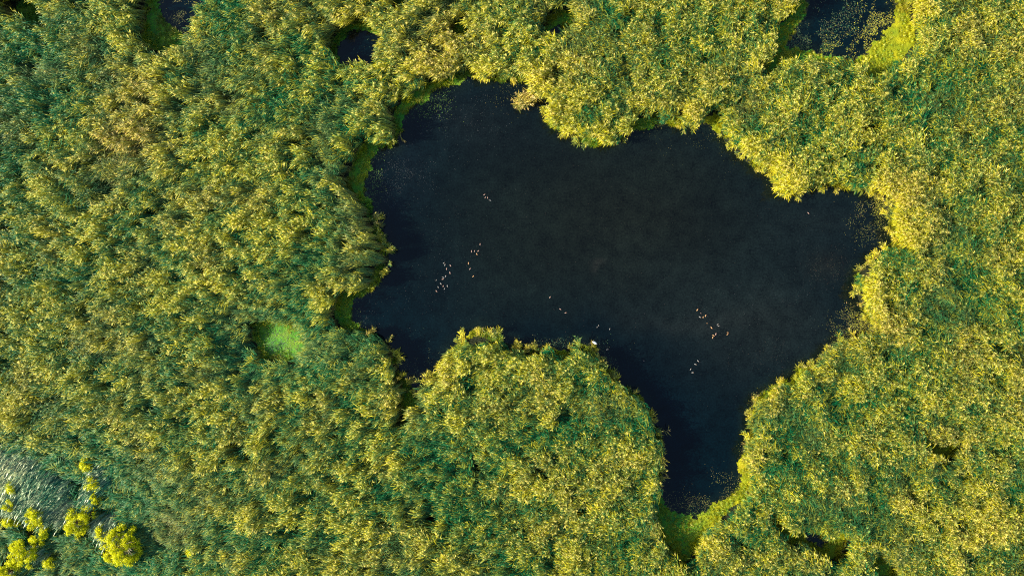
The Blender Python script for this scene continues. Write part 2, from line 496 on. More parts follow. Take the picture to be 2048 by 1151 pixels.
def water_sheet(name, poly, step=0.7):
    xs = [p[0] for p in poly]; ys = [p[1] for p in poly]
    gx = np.arange(min(xs) - 1, max(xs) + 1 + step, step); gy = np.arange(min(ys) - 1, max(ys) + 1 + step, step)
    X, Y = np.meshgrid(gx, gy, indexing='ij'); n, k = X.shape
    v = np.stack([X.ravel(), Y.ravel(), np.zeros(X.size)], 1)
    ii = np.arange(n * k).reshape(n, k)
    f = np.stack([ii[:-1, :-1].ravel(), ii[1:, :-1].ravel(), ii[1:, 1:].ravel(), ii[:-1, 1:].ravel()], 1)
    me = bpy.data.meshes.new(name); me.from_pydata(v.tolist(), [], f.tolist())
    px = X / M_PX + 1024; py = 575.5 - Y / M_PX
    wx = px + fbm(X, Y, 12, 21) * 45; wy = py + fbm(X, Y, 12, 31) * 45
    base = np.array((0.0002, 0.0062, 0.0100))
    c = np.tile(base, (n, k, 1))
    for (cx, cy, rx, ry, col, st) in MURK_ZONES:
        small = rx < 50
        ax, ay = (px, py) if small else (wx, wy)
        t = np.exp(-((ax - cx) / rx) ** 2 - ((ay - cy) / ry) ** 2) * st * (1.0 if small else 0.8)
        c = c * (1 - t[..., None]) + np.array(col) * t[..., None]
    c = c * 0.74 * (1 + 0.35 * fbm(X + 3 * vnoise(X, Y, 6, 41), Y + 3 * vnoise(X, Y, 6, 42), 7, 43, 5))[..., None]
    sh = np.clip(1 + sdist(X, Y, poly) / 2.5, 0, 1)      # weed in the shallows
    sh = sh * (0.5 + 0.5 * fbm(X, Y, 5, 51))
    c = c * (1 - 0.5 * sh[..., None]) + np.array((0.012, 0.022, 0.010)) * 0.5 * sh[..., None]
    c = np.concatenate([c, np.ones((n, k, 1))], 2)
    at = me.attributes.new('murk', 'FLOAT_COLOR', 'POINT')
    at.data.foreach_set('color', c.astype(np.float32).ravel())
    return tag(link(name, me, [M_WATER]), kind='structure')

build_ground()
wlab = ['wide dark lake in the middle of the reed bed', 'dark pond at the top right sprinkled with leaves', 'small square dark pond at the top left of the lake',
        'slate blue pond cut by the top edge, far left', 'narrow dark pool near the bottom right', 'tiny dark pool above the lake', 'tiny pool at the top edge']
for i, (nm, (poly, _)) in enumerate(waters.items()):
    o = water_sheet('lake_water' if i == 0 else 'pond_water', poly)
    o['label'] = wlab[i]

# ------------------------------------------------------------------ reeds: clump variants, then one bed of instances
def blade(mb, base, az, length, width, up0, droop, mat=0, col=None, seg=3):
    """an arching leaf: starts at elevation up0, bends down by droop"""
    if col is None: col = (random.random(), random.random(), 0, 1)
    p = Vector(base); el = up0
    rings = []
    side = Vector((-math.sin(az), math.cos(az), 0))
    tw = random.uniform(-0.5, 0.5)
    for k in range(seg + 1):
        t = k / seg
        w = width * (0.55 if k == 0 else (1.0 if k < seg else 0.08)) * (1 - 0.25 * t)
        s = side * math.cos(tw * t) + Vector((0, 0, 1)) * math.sin(tw * t)
        rings.append([tuple(p - s * w / 2), tuple(p + s * w / 2)])
        d = Vector((math.cos(el) * math.cos(az), math.cos(el) * math.sin(az), math.sin(el)))
        p = p + d * length / seg
        el -= droop / seg
    mb.strip(rings, mat, col, closed=False)

def reed(mb, x, y, h, lean_az, lean, wind=0.0, nleaf=7, plume=True, lk=1.0, wk=1.0):
    """one reed stalk bending over; leaves alternate up the upper half and swing downwind"""
    nseg = 4
    pts = []
    p = Vector((x, y, 0)); a = lean * 0.3
    for k in range(nseg + 1):
        pts.append(p.copy())
        d = Vector((math.sin(a) * math.cos(lean_az), math.sin(a) * math.sin(lean_az), math.cos(a)))
        p = p + d * h / nseg
        a += lean * 0.45
    r0 = 0.013
    rings = []
    for k, q in enumerate(pts):
        r = r0 * (1 - 0.6 * k / nseg)
        rings.append([tuple(q + Vector((math.cos(t) * r, math.sin(t) * r, 0))) for t in (0, 2.1, 4.2)])
    mb.strip(rings, 2)
    az = random.uniform(0, 6.28); hue = random.random()
    for i in range(nleaf):
        t = 0.42 + 0.56 * (i + random.random() * 0.6) / nleaf
        f = t * nseg; k = min(nseg - 1, int(f)); q = pts[k].lerp(pts[k + 1], f - k)
        az += math.pi + random.uniform(-0.8, 0.8)
        # swing towards the wind direction (local +x)
        vx = math.cos(az) + wind; vy = math.sin(az)
        blade(mb, q, math.atan2(vy, vx), random.uniform(0.75, 1.3) * lk, random.uniform(0.06, 0.11) * wk,
              random.uniform(0.3, 1.0), random.uniform(0.5, 1.5), col=(min(1, max(0, hue + random.uniform(-.22, .22))), random.random(), 0, 1))
    if plume:
        q = pts[-1]; L = random.uniform(0.36, 0.6); col = (random.random(), random.random(), 0, 1)
        for j in range(4):
            az2 = lean_az + random.uniform(-0.7, 0.7)
            blade(mb, q - Vector((0, 0, 0.03)), az2, L * random.uniform(0.75, 1.1), random.uniform(0.06, 0.11), 1.1 - j * 0.25, 1.2, mat=1, col=col, seg=2)

def combed_variant(i, n=12, rad=0.42, plume_p=0.4):
    mb = MB()
    for j in range(n):
        r = rad * math.sqrt(random.random()); a = random.uniform(0, 6.28)
        h = 3.9 * random.uniform(0.62, 1.12)
        reed(mb, r * math.cos(a), r * math.sin(a), h, random.uniform(-0.3, 0.3), random.uniform(0.25, 0.5), 2.6, random.randint(5, 7), random.random() < plume_p, 1.3, 0.82)
    return mb.mesh('combed_variant')

def reed_variant(i, n=13, rad=0.43, hmul=1.0, plume_p=0.6):
    mb = MB()
    for j in range(n):
        r = rad * math.sqrt(random.random()); a = random.uniform(0, 6.28)
        h = 3.9 * hmul * random.uniform(0.60, 1.12) * (1 - 0.12 * (r / rad) ** 2)
        splay = random.uniform(0.02, 0.14) + 0.12 * (r / rad)
        # mostly splays outward, some wind (local +x)
        lx = math.cos(a) * splay + 0.16; ly = math.sin(a) * splay
        reed(mb, r * math.cos(a), r * math.sin(a), h, math.atan2(ly, lx), math.hypot(lx, ly), 1.25, random.randint(5, 7), random.random() < plume_p)
    return mb.mesh('reed_variant')

def lodged_variant(i, n=16, rad=0.8):
    mb = MB()
    for j in range(n):
        x, y = random.uniform(-rad, rad), random.uniform(-rad, rad)
        reed(mb, x, y, random.uniform(1.6, 2.8), random.uniform(-0.2, 0.2), random.uniform(0.8, 1.1), 3.5, 6, random.random() < 0.2, 1.6, 1.6)
    return mb.mesh('lodged_variant')

def sedge_variant(i, n=60, rad=0.35):
    mb = MB()
    for j in range(n):
        r = rad * math.sqrt(random.random()); a = random.uniform(0, 6.28)
        blade(mb, (r * math.cos(a), r * math.sin(a), 0), a + random.uniform(-0.8, 0.8), random.uniform(0.35, 0.9), random.uniform(0.03, 0.05),
              random.uniform(0.9, 1.5), random.uniform(0.5, 1.9), seg=3)
    return mb.mesh('sedge_variant')

def source_collection(name, meshes, mats):
    c = bpy.data.collections.new(name)
    for i, me in enumerate(meshes):
        for m in mats: me.materials.append(m)
        o = bpy.data.objects.new(f'{name}_{i:02d}', me)
        c.objects.link(o)
    return c

def scatter_tree(coll):
    nt = bpy.data.node_groups.new('scatter', 'GeometryNodeTree')
    nt.interface.new_socket('Geometry', in_out='INPUT', socket_type='NodeSocketGeometry')
    nt.interface.new_socket('Geometry', in_out='OUTPUT', socket_type='NodeSocketGeometry')
    gi = nt.nodes.new('NodeGroupInput'); go = nt.nodes.new('NodeGroupOutput')
    ci = nt.nodes.new('GeometryNodeCollectionInfo'); ci.inputs['Collection'].default_value = coll
    ci.inputs['Separate Children'].default_value = True; ci.inputs['Reset Children'].default_value = True
    ip = nt.nodes.new('GeometryNodeInstanceOnPoints'); ip.inputs['Pick Instance'].default_value = True
    def na(name, dt):
        n = nt.nodes.new('GeometryNodeInputNamedAttribute'); n.data_type = dt; n.inputs['Name'].default_value = name
        return n.outputs[0]
    nt.links.new(gi.outputs[0], ip.inputs['Points'])
    nt.links.new(ci.outputs[0], ip.inputs['Instance'])
    nt.links.new(na('pick', 'INT'), ip.inputs['Instance Index'])
    nt.links.new(na('turn', 'FLOAT_VECTOR'), ip.inputs['Rotation'])
    nt.links.new(na('size', 'FLOAT_VECTOR'), ip.inputs['Scale'])
    nt.links.new(ip.outputs[0], go.inputs[0])
    return nt

def scatter(name, pts, pick, turn, size, tint, coll):
    me = bpy.data.meshes.new(name)
    me.from_pydata(pts.tolist(), [], [])
    for nm, ty, key, data in (('pick', 'INT', 'value', pick.astype(np.int32)), ('turn', 'FLOAT_VECTOR', 'vector', turn.astype(np.float32)),
                              ('size', 'FLOAT_VECTOR', 'vector', size.astype(np.float32)), ('tint', 'FLOAT_COLOR', 'color', tint.astype(np.float32))):
        a = me.attributes.new(nm, ty, 'POINT'); a.data.foreach_set(key, data.ravel())
    o = link(name, me)
    md = o.modifiers.new('scatter', 'NODES'); md.node_group = scatter_tree(coll)
    return o

NV = 14
reeds_src = source_collection('reed_source', [reed_variant(i, plume_p=(0.6 if i < 7 else 0.12)) for i in range(NV)] + [combed_variant(i, plume_p=(0.45 if i < 5 else 0.1)) for i in range(10)], [M_LEAF, M_PLUME, M_STEM])
thin_src = source_collection('thin_source', [reed_variant(i, n=5, rad=0.3) for i in range(NV)], [M_LEAF, M_PLUME, M_STEM])
lodged_src = source_collection('flattened_source', [lodged_variant(i) for i in range(5)], [M_LODGED, M_PLUME, M_STEM])
sedge_src = source_collection('sedge_source', [sedge_variant(i) for i in range(6)], [M_SEDGE])

# regions that look yellower, browner or greener, and sunlit shore rims painted gold (photo px, radius px, d_yellow, d_brown)
TONES = [(880,890,55,-.5,0),(1235,175,42,-.45,0),(1175,250,28,-.45,0),(1230,215,30,-.3,0),(1590,845,45,-.45,0),(1660,815,32,-.35,0),(1560,920,30,-.3,0),
 (1720,1030,36,-.5,0),(1650,1010,32,-.35,0),(1600,1000,28,-.25,.2),(1860,235,70,-.35,0),(1820,270,40,-.3,0),(1900,560,60,-.35,0),(1890,460,50,-.35,0),(1870,620,70,-.35,.1),
 (1810,600,40,-.2,0),(640,530,35,-.5,0),(620,580,40,-.4,0),(500,90,45,-.4,0),(470,30,40,-.4,0),(560,220,60,-.35,0),(450,110,50,-.3,0),(670,220,30,-.4,0),
 (660,110,30,-.4,0),(740,700,55,-.4,0),(740,660,45,-.45,0),(690,340,35,-.4,0),(670,280,30,-.25,0),(710,210,50,-.3,0),(730,400,40,-.35,0),(740,450,40,-.45,.15),(730,520,40,-.3,.35),
 (100,160,130,-.40,0),(30,250,100,-.35,0),(180,120,90,-.3,0),(260,130,60,-.2,.1),(330,190,50,.0,.55),(320,260,90,.05,.55),(400,300,60,.0,.4),(240,280,70,.1,.35),(860,80,70,.0,.55),(900,120,60,.0,.4),
 (1160,30,60,.05,.45),(1000,40,60,.0,.3),(1140,80,30,-.3,0),(1070,100,50,-.2,0),(1480,230,30,0,.5),(1050,100,60,.1,0),(1780,660,25,.2,.5),(1840,470,40,.3,0),(1790,400,50,.35,0),(1800,440,50,.3,0),
 (1480,940,45,.3,0),(1570,340,50,.3,0),(1760,560,40,.3,0),(1100,180,40,.35,0),(1140,230,35,.25,0),(300,1080,60,-.35,.1),(260,1010,50,-.25,0),(350,1060,60,-.2,.2),
 (600,330,50,.2,0),(560,440,60,.2,0),(460,560,60,.2,.1),(600,750,60,.15,0),(1260,800,40,-.2,.1),(1240,740,30,-.4,0),(1270,900,50,.1,.2),(1060,860,40,-.15,0),(1280,1080,50,-.2,0),
 (1950,950,60,.2,0),(1850,1000,60,.2,0),(1980,1050,60,.2,0),(640,900,120,.05,0),(540,1000,120,-.1,.15),(420,1050,120,-.05,.2),(1650,30,50,.1,0),(1400,60,80,.1,0),(1330,150,80,-.05,0),
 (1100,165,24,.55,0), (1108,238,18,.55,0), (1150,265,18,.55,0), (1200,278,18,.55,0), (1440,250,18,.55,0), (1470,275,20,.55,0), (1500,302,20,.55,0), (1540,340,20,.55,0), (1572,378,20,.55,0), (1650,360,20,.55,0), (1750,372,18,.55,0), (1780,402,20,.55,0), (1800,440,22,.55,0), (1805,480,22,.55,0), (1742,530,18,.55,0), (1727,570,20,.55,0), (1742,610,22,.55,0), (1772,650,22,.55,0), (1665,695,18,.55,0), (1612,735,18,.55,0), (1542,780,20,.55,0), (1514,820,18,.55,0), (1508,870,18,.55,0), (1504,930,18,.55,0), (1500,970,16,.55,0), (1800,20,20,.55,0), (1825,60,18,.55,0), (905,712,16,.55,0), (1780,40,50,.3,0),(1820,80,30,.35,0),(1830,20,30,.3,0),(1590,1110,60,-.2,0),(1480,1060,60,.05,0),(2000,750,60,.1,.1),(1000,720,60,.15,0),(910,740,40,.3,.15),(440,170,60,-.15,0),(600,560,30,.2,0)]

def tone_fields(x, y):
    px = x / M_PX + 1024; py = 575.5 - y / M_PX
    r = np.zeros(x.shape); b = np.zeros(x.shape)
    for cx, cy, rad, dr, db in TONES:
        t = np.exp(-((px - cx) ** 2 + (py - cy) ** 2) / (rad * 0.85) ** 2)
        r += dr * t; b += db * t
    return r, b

BUSH = [  # px, py, rx px, ry px, height m, label
 (240, 1093, 40, 42, 3.6, 'largest round yellow shrub, rightmost of the group in the lower left corner'),
 (68, 1035, 17, 24, 3.2, 'tall narrow yellow shrub left of the broad paler middle shrub'),
 (150, 1045, 22, 30, 3.2, 'broad loose yellow shrub in the middle of the lower left group'),
 (174, 1028, 15, 15, 3.0, 'small round yellow shrub joined to the right side of the broad middle one'),
 (188, 968, 12, 18, 2.6, 'slim yellow shrub highest up in the lower left group'),
 (190, 995, 10, 14, 2.4, 'small orange tinged shrub just below the slim yellow one'),
 (29, 972, 10, 13, 2.4, 'small pale yellow shrub beside the flattened reeds near the left edge'),
 (20, 1009, 13, 17, 2.6, 'yellow shrub close to the left edge below the small pale one'),
 (76, 1068, 20, 20, 2.8, 'round yellow shrub just below the tall narrow one'),
 (42, 1112, 30, 32, 3.6, 'big bright yellow shrub near the lower left corner of the view'),
 (14, 1145, 26, 24, 3.2, 'bright yellow shrub cut by the lower left corner'),
 (99, 1124, 13, 10, 2.2, 'small flat lime shrub alone between the two largest shrubs'),
 (24, 1042, 14, 9, 2.0, 'low orange yellow shrub between the left edge and the tall narrow shrub'),
 (176, 928, 11, 14, 2.4, 'faint yellow green shrub standing alone above the slim one'),
 (205, 1060, 10, 14, 2.2, 'thin olive shrub squeezed between the broad shrub and the largest one'),
 (389, 1099, 11, 8, 2.6, 'low bright green shrub alone among reeds right of the shrub group'),
]
def lodged_w(x, y):
    px = x / M_PX + 1024; py = 575.5 - y / M_PX
    w = np.exp(-((px - 45) / 75) ** 2 - ((py - 935) / 60) ** 2) + 0.9 * np.exp(-((px - 120) / 60) ** 2 - ((py - 985) / 45) ** 2) + 0.7 * np.exp(-((px - 215) / 40) ** 2 - ((py - 950) / 55) ** 2)
    w += 0.75 * np.exp(-((px - 240) / 35) ** 2 - ((py - 1035) / 25) ** 2) + 0.7 * np.exp(-((px - 90) / 40) ** 2 - ((py - 1090) / 30) ** 2)
    return w + 0.22 * vnoise(x, y, 3, 88)

def grid_points(step, xr, yr, g):
    gx = np.arange(-xr, xr, step); gy = np.arange(-yr, yr, step)
    X, Y = np.meshgrid(gx, gy, indexing='ij'); X = X.ravel(); Y = Y.ravel()
    X = X + (g.random(X.size) - .5) * step * 1.1; Y = Y + (g.random(Y.size) - .5) * step * 1.1
    return X, Y

def build_reeds():
    X, Y = grid_points(0.68, XR, YR, rng)
    wd = water_d(X - 0.45, Y); md = mats_d(X - 0.45, Y)       # the heads reach downwind of their feet
    wd = np.where(water_d(X, Y) < 0.05, -1, wd)
    edge = np.minimum(wd, md)
    lw = lodged_w(X, Y)
    keep = (wd > 0.38 + 0.55 * (vnoise(X, Y, 1.6, 61) + 0.3)) & (md > 0.62 + 0.4 * vnoise(X, Y, 1.3, 62)) & (lw < 0.50 + 0.3 * rng.random(X.size))
    for (bx, by, rx, ry, h, _) in BUSH:
        cx, cy = P(bx, by); cx *= 0.985; cy *= 0.985
        keep &= ((X - cx) / (rx * M_PX * 0.75 + 0.5)) ** 2 + ((Y - cy) / (ry * M_PX * 0.75 + 0.4)) ** 2 > 1
    qx, qy = P(1050, 205); keep &= np.hypot(X - qx, Y - qy) > 3.1
    qx, qy = P(1189, 692); keep &= np.hypot(X - qx, Y - qy) > 1.8
    gap = vnoise(X + 2 * vnoise(X, Y, 3, 67), Y + 2 * vnoise(X, Y, 3, 68), 2.2, 63) * 0.5 + vnoise(X * 0.7, Y, 1.2, 64) * 0.75
    keep &= ~((gap < -0.60) & (rng.random(X.size) < 0.85))
    X, Y, wd, edge, gap, lw = X[keep], Y[keep], wd[keep], edge[keep], gap[keep], lw[keep]
    n = X.size
    hn = 1 + 0.04 * vnoise(X, Y, 9, 71) + 0.06 * fbm(X + 2 * vnoise(X, Y, 4, 65), Y + 2 * vnoise(X, Y, 4, 66), 5, 72) + 0.26 * vnoise(X * 0.65, Y, 1.15, 73) + 0.34 * (rng.random(n) - .5)
    hn *= np.where(gap < -0.38, 0.70, 1.0)
    hn *= np.clip(0.80 + 0.35 * vnoise(X, Y, 1.7, 75) + 0.3 * edge / 1.2, 0.55, 1)
    hn *= 1 - 0.42 * np.clip(1.3 - sdist(X, Y, mats_g['s7']) / 5.0, 0, 1)
    px = X / M_PX + 1024; py = 575.5 - Y / M_PX
    hn *= 1 - 0.48 * np.clip((1 - np.hypot((px - 120) / 420, (py - 1080) / 260)) * 2.2, 0, 1)      # the shrubby corner has shorter reeds
    dr0, _ = tone_fields(X, Y)
    hn *= 1 + 0.10 * np.clip(dr0, -0.6, 0.3)
    hn *= 1 - 0.25 * np.clip(lw, 0, 1)
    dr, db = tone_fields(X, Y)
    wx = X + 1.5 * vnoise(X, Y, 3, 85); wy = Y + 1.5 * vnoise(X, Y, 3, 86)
    ripe_lit = 0.23 + 0.36 * fbm(wx * 0.5, wy, 1.5, 81, 3) + 0.26 * fbm(wx * 0.6, wy, 3.4, 87, 3) + 0.12 * vnoise(X, Y, 14, 82) + 0.30 * (rng.random(n) - .5) + dr * 0.75
    ripe_lit += 0.30 * np.clip(1 - edge / 2.4, 0, 1)  # yellower towards the banks: sunlit rim painted into the tint
    ripe_lit += np.clip(hn - 0.93, -0.4, 0.4) * 1.0
    brown = np.clip(0.04 + 0.22 * vnoise(X, Y, 5, 83) + db * 0.5, 0, 1)
    ripe_lit = np.clip(ripe_lit, 0, 1)
    # heads swing with a light wind that veers from place to place
    wind = R(188) + 0.5 * vnoise(X, Y, 14, 91) + 0.5 * vnoise(X, Y, 3.5, 92) + (0.7 + 0.9 * np.clip(X / 60 + 0.3, 0, 1)) * (rng.random(n) - .5)
    pick = np.where(ripe_lit + 0.25 * (rng.random(n) - .5) > 0.42, rng.integers(0, 7, n), rng.integers(7, NV, n))
    comb = np.clip(0.5 - X / 40, 0, 1) * (0.75 + 0.25 * vnoise(X, Y, 11, 77))      # the western reeds lie over more in the wind
    hn *= 1 + 0.12 * comb
    cb = rng.random(n) < comb * 0.95
    pick = np.where(cb, NV + np.where(pick < 7, rng.integers(0, 5, n), rng.integers(5, 10, n)), pick)
    wind = np.where(cb, R(192) + 0.35 * vnoise(X, Y, 12, 91) + 0.3 * vnoise(X, Y, 3, 92) + 0.35 * (rng.random(n) - .5), wind)
    turn = np.stack([0.12 * vnoise(X, Y, 1.5, 93), 0.10 * vnoise(X, Y, 1.5, 94) + 0.12 * comb, wind], 1)
    size = np.stack([0.95 + 0.2 * rng.random(n)] * 2 + [hn], 1)
    tint = np.stack([ripe_lit, brown, rng.random(n), np.ones(n)], 1)
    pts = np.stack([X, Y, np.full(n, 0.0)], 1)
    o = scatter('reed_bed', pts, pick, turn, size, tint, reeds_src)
    tag(o, 'dense bed of tall yellow green reeds with feathery heads all around the lake', 'reeds', kind='stuff')
    print('reed clumps', n)
    # thin outliers standing in the shallows and leaning over the water
    X, Y = grid_points(0.55, XR, YR, rng)
    wd = water_d(X, Y)
    keep = (wd > -0.15) & (wd < 0.75) & (rng.random(X.size) < 0.26) & (np.hypot(X - P(1189, 690)[0], Y - P(1189, 690)[1]) > 1.7) & (np.hypot(X - P(1047, 206)[0], Y - P(1047, 206)[1]) > 3.3) & (mats_d(X, Y) > 0.2) & (Y < P(0, 140)[1])
    X, Y = X[keep], Y[keep]; n = X.size
    gx_ = (water_d(X + 0.4, Y) - water_d(X - 0.4, Y)); gy_ = (water_d(X, Y + 0.4) - water_d(X, Y - 0.4))
    out = np.arctan2(-gy_, -gx_) + 1.2 * (rng.random(n) - .5)
    dr, db = tone_fields(X, Y)
    tint = np.stack([np.clip(0.6 + 0.8 * (rng.random(n) - .5) + dr * 0.4, 0, 1), np.clip(0.1 + 0.5 * rng.random(n) ** 2, 0, 1), rng.random(n), np.ones(n)], 1)
    size = np.stack([0.5 + 0.4 * rng.random(n)] * 2 + [0.35 + 0.4 * rng.random(n)], 1)
    turn = np.stack([np.zeros(n), 0.1 + 0.35 * rng.random(n), out], 1)
    o = scatter('shore_reeds', np.stack([X, Y, np.zeros(n)], 1), rng.integers(0, NV, n), turn, size, tint, thin_src)
    tag(o, 'ragged fringe of short loose reeds leaning out over the water', 'reeds', kind='stuff')
    # flattened reeds
    X, Y = grid_points(0.6, XR, YR, rng)
    lw = lodged_w(X, Y); keep = lw > 0.45 + 0.3 * rng.random(X.size)
    for (bx, by, rx, ry, h, _) in BUSH:
        cx, cy = P(bx, by)
        keep &= ((X - cx) / (rx * M_PX * 0.7)) ** 2 + ((Y - cy) / (ry * M_PX * 0.7)) ** 2 > 1
    X, Y, lw = X[keep], Y[keep], lw[keep]; n = X.size
    qx = X / M_PX + 1024; qy = 575.5 - Y / M_PX
    ripe_lit = np.clip(-0.05 + 0.95 * np.exp(-((qx - 20) / 50) ** 2 - ((qy - 930) / 45) ** 2) + 0.55 * vnoise(X * 0.7 + Y * 0.7, (Y - X) * 0.3, 0.5, 95) * 1.0, 0, 1)  # pale spot at the left edge paints sheen into the tint
    turn = np.stack([np.zeros(n), np.zeros(n), R(232) + 0.35 * vnoise(X, Y, 4, 96) + 0.15 * (rng.random(n) - .5)], 1)
    size = np.stack([np.full(n, 1.0)] * 2 + [0.9 + 0.3 * rng.random(n)], 1)
    tint = np.stack([ripe_lit, np.clip(0.1 + 0.3 * vnoise(X, Y, 2, 97), 0, 1), rng.random(n), np.ones(n)], 1)
    o = scatter('flattened_reeds', np.stack([X, Y, np.zeros(n)], 1), rng.integers(0, 5, n), turn, size, tint, lodged_src)
    tag(o, 'flattened silvery teal reeds lying over near the lower left edge', 'reeds', kind='stuff')
    print('lodged', n)
    # sedge and low growth on the banks and mats
    X, Y = grid_points(0.42, XR, YR, rng)
    wd = water_d(X, Y); md = mats_d(X, Y)
    u = rng.random(X.size)
    bank = (wd > -0.15) & (wd < 1.1) & (vnoise(X, Y, 2.2, 101) + 0.6 * vnoise(X, Y, 0.8, 102) > -0.12)
    strip = (md < 0.5) & (wd > 0.0) & (u < np.clip(0.45 + 0.6 * vnoise(X, Y, 1.6, 98), 0.02, 1))
    inner = inside(X, Y, mats_g['s7']) 
    strip &= ~(inner & (md < -0.9) & (u > 0.03))
    keep = (bank & (u < 0.75)) | strip
    X, Y, wd, md = X[keep], Y[keep], wd[keep], md[keep]; n = X.size
    dr, db = tone_fields(X, Y)
    ripe_lit = np.clip(0.45 + 0.003 * X + 0.35 * vnoise(X, Y, 3, 99) + dr * 0.5 + 0.3 * (rng.random(n) - .5), 0, 1)
    sz = 0.5 + 0.8 * rng.random(n) ** 1.5
    sz = np.where(md < -0.3, sz * 0.6, sz)
    turn = np.stack([np.zeros(n), np.zeros(n), rng.random(n) * 6.28], 1)
    size = np.stack([sz, sz, sz], 1)
    tint = np.stack([ripe_lit, np.clip(0.05 + 0.5 * vnoise(X, Y, 2.5, 100), 0, 1), rng.random(n), np.ones(n)], 1)
    o = scatter('shore_sedge', np.stack([X, Y, np.full(n, 0.04)], 1), rng.integers(0, 6, n), turn, size, tint, sedge_src)
    tag(o, 'low lime green sedge along the foot of the reeds at the water', 'sedge', kind='stuff')
    print('sedge', n)
build_reeds()

# ------------------------------------------------------------------ free standing reed clump in the lake, and stray stalks
def reed_thing(name, loc, stalks, label, cat, group=None, tone=(0.7, 0.3)):
    root = tag(empty(name, loc), label, cat, group)
    for part, mi, mat in (('leaf', 0, M_LEAF1), ('plume', 1, M_PLUME1), ('stem', 2, M_STEM1)):
        mb = MB()
        st = random.getstate()
        src = MB()
        for (x, y, h, az, lean, nl, pl) in stalks: reed(src, x, y, h, az, lean, 0.1, nl, pl)
        if mi != 2: random.setstate(st)
        for f, m, c in zip(src.f, src.m, src.c):
            if m == mi:
                mb.face([src.v[i] for i in f], 0, c)
        if mb.f and len(stalks) > 4:
            link(part, mb.mesh(part), [mat], root)['kind'] = 'stuff'
        elif mb.f:
            for c0 in sorted(set(mb.c)):
                sub = MB()
                for f, c in zip(mb.f, mb.c):
                    if c == c0: sub.face([mb.v[i] for i in f], 0, c)
                link(part, sub.mesh(part), [mat], root)
    return root
M_LEAF1 = leaf_material('lone_reed_leaf', (0.16, 0.19, 0.03), (0.50, 0.38, 0.05), (0.42, 0.22, 0.07), inst=False)
M_PLUME1 = leaf_material('lone_reed_plume', (0.35, 0.26, 0.09), (0.60, 0.44, 0.16), (0.42, 0.25, 0.12), transl=0.2, inst=False)
M_STEM1 = leaf_material('lone_reed_stem', (0.30, 0.22, 0.10), (0.50, 0.38, 0.16), (0.36, 0.20, 0.12), transl=0, inst=False)
cx, cy = P(1047, 206)
st = []
for i in range(46):
    a = random.uniform(0, 6.28); r = 0.75 * math.sqrt(random.random())
    st.append((r * math.cos(a), r * math.sin(a), random.uniform(1.5, 2.4), a + random.uniform(-.3, .3), random.uniform(0.15, 0.62), random.randint(4, 7), random.random() < 0.5))
reed_thing('reed_clump', (cx, cy, -0.05), st, 'round golden clump of reeds standing alone in the lake near the top shore', 'reeds')
st = [(random.uniform(-.5, .5), random.uniform(-.4, .4), random.uniform(1.0, 1.7), random.uniform(0, 6.28), random.uniform(.2, .5), 6, False) for i in range(16)]
cx, cy = P(1070, 196)
reed_thing('reed_clump', (cx, cy, -0.05), st, 'thin green reed tuft between the golden clump and the yellow shore', 'reeds')

for (px, py, h, deg, lean, lab) in [
 (800, 274, 1.3, -45, 1.15, 'bleached reed stalk sloping out over the water from the upper left shore'),
 (1322, 862, 1.6, 18, 0.9, 'blue green reed arching out over the water on the peninsula right side'),
 (1320, 955, 1.5, 35, 0.85, 'grey green reed leaning out above the lower right side of the peninsula'),
 (1498, 890, 1.5, 160, 1.0, 'yellow reed pointing left over the water from the right shore of the southern bay'),
 (1498, 913, 1.5, 190, 1.0, 'lower yellow reed pointing left over the southern bay'),
 (1725, 603, 1.4, 200, 1.1, 'thin pale reed bent over the water at the right shore'),
 (962, 664, 1.0, 60, 0.6, 'short pale reed sticking up at the top of the peninsula'),
 (1183, 692, 1.0, 110, 0.5, 'thin dark reed standing beside the white bird')]:
    x, y = P(px, py)
    reed_thing('reed_stalk', (x, y, 0.0), [(0, 0, h, R(deg), lean, 5, True)], lab, 'reed', 'single reeds leaning over the water')

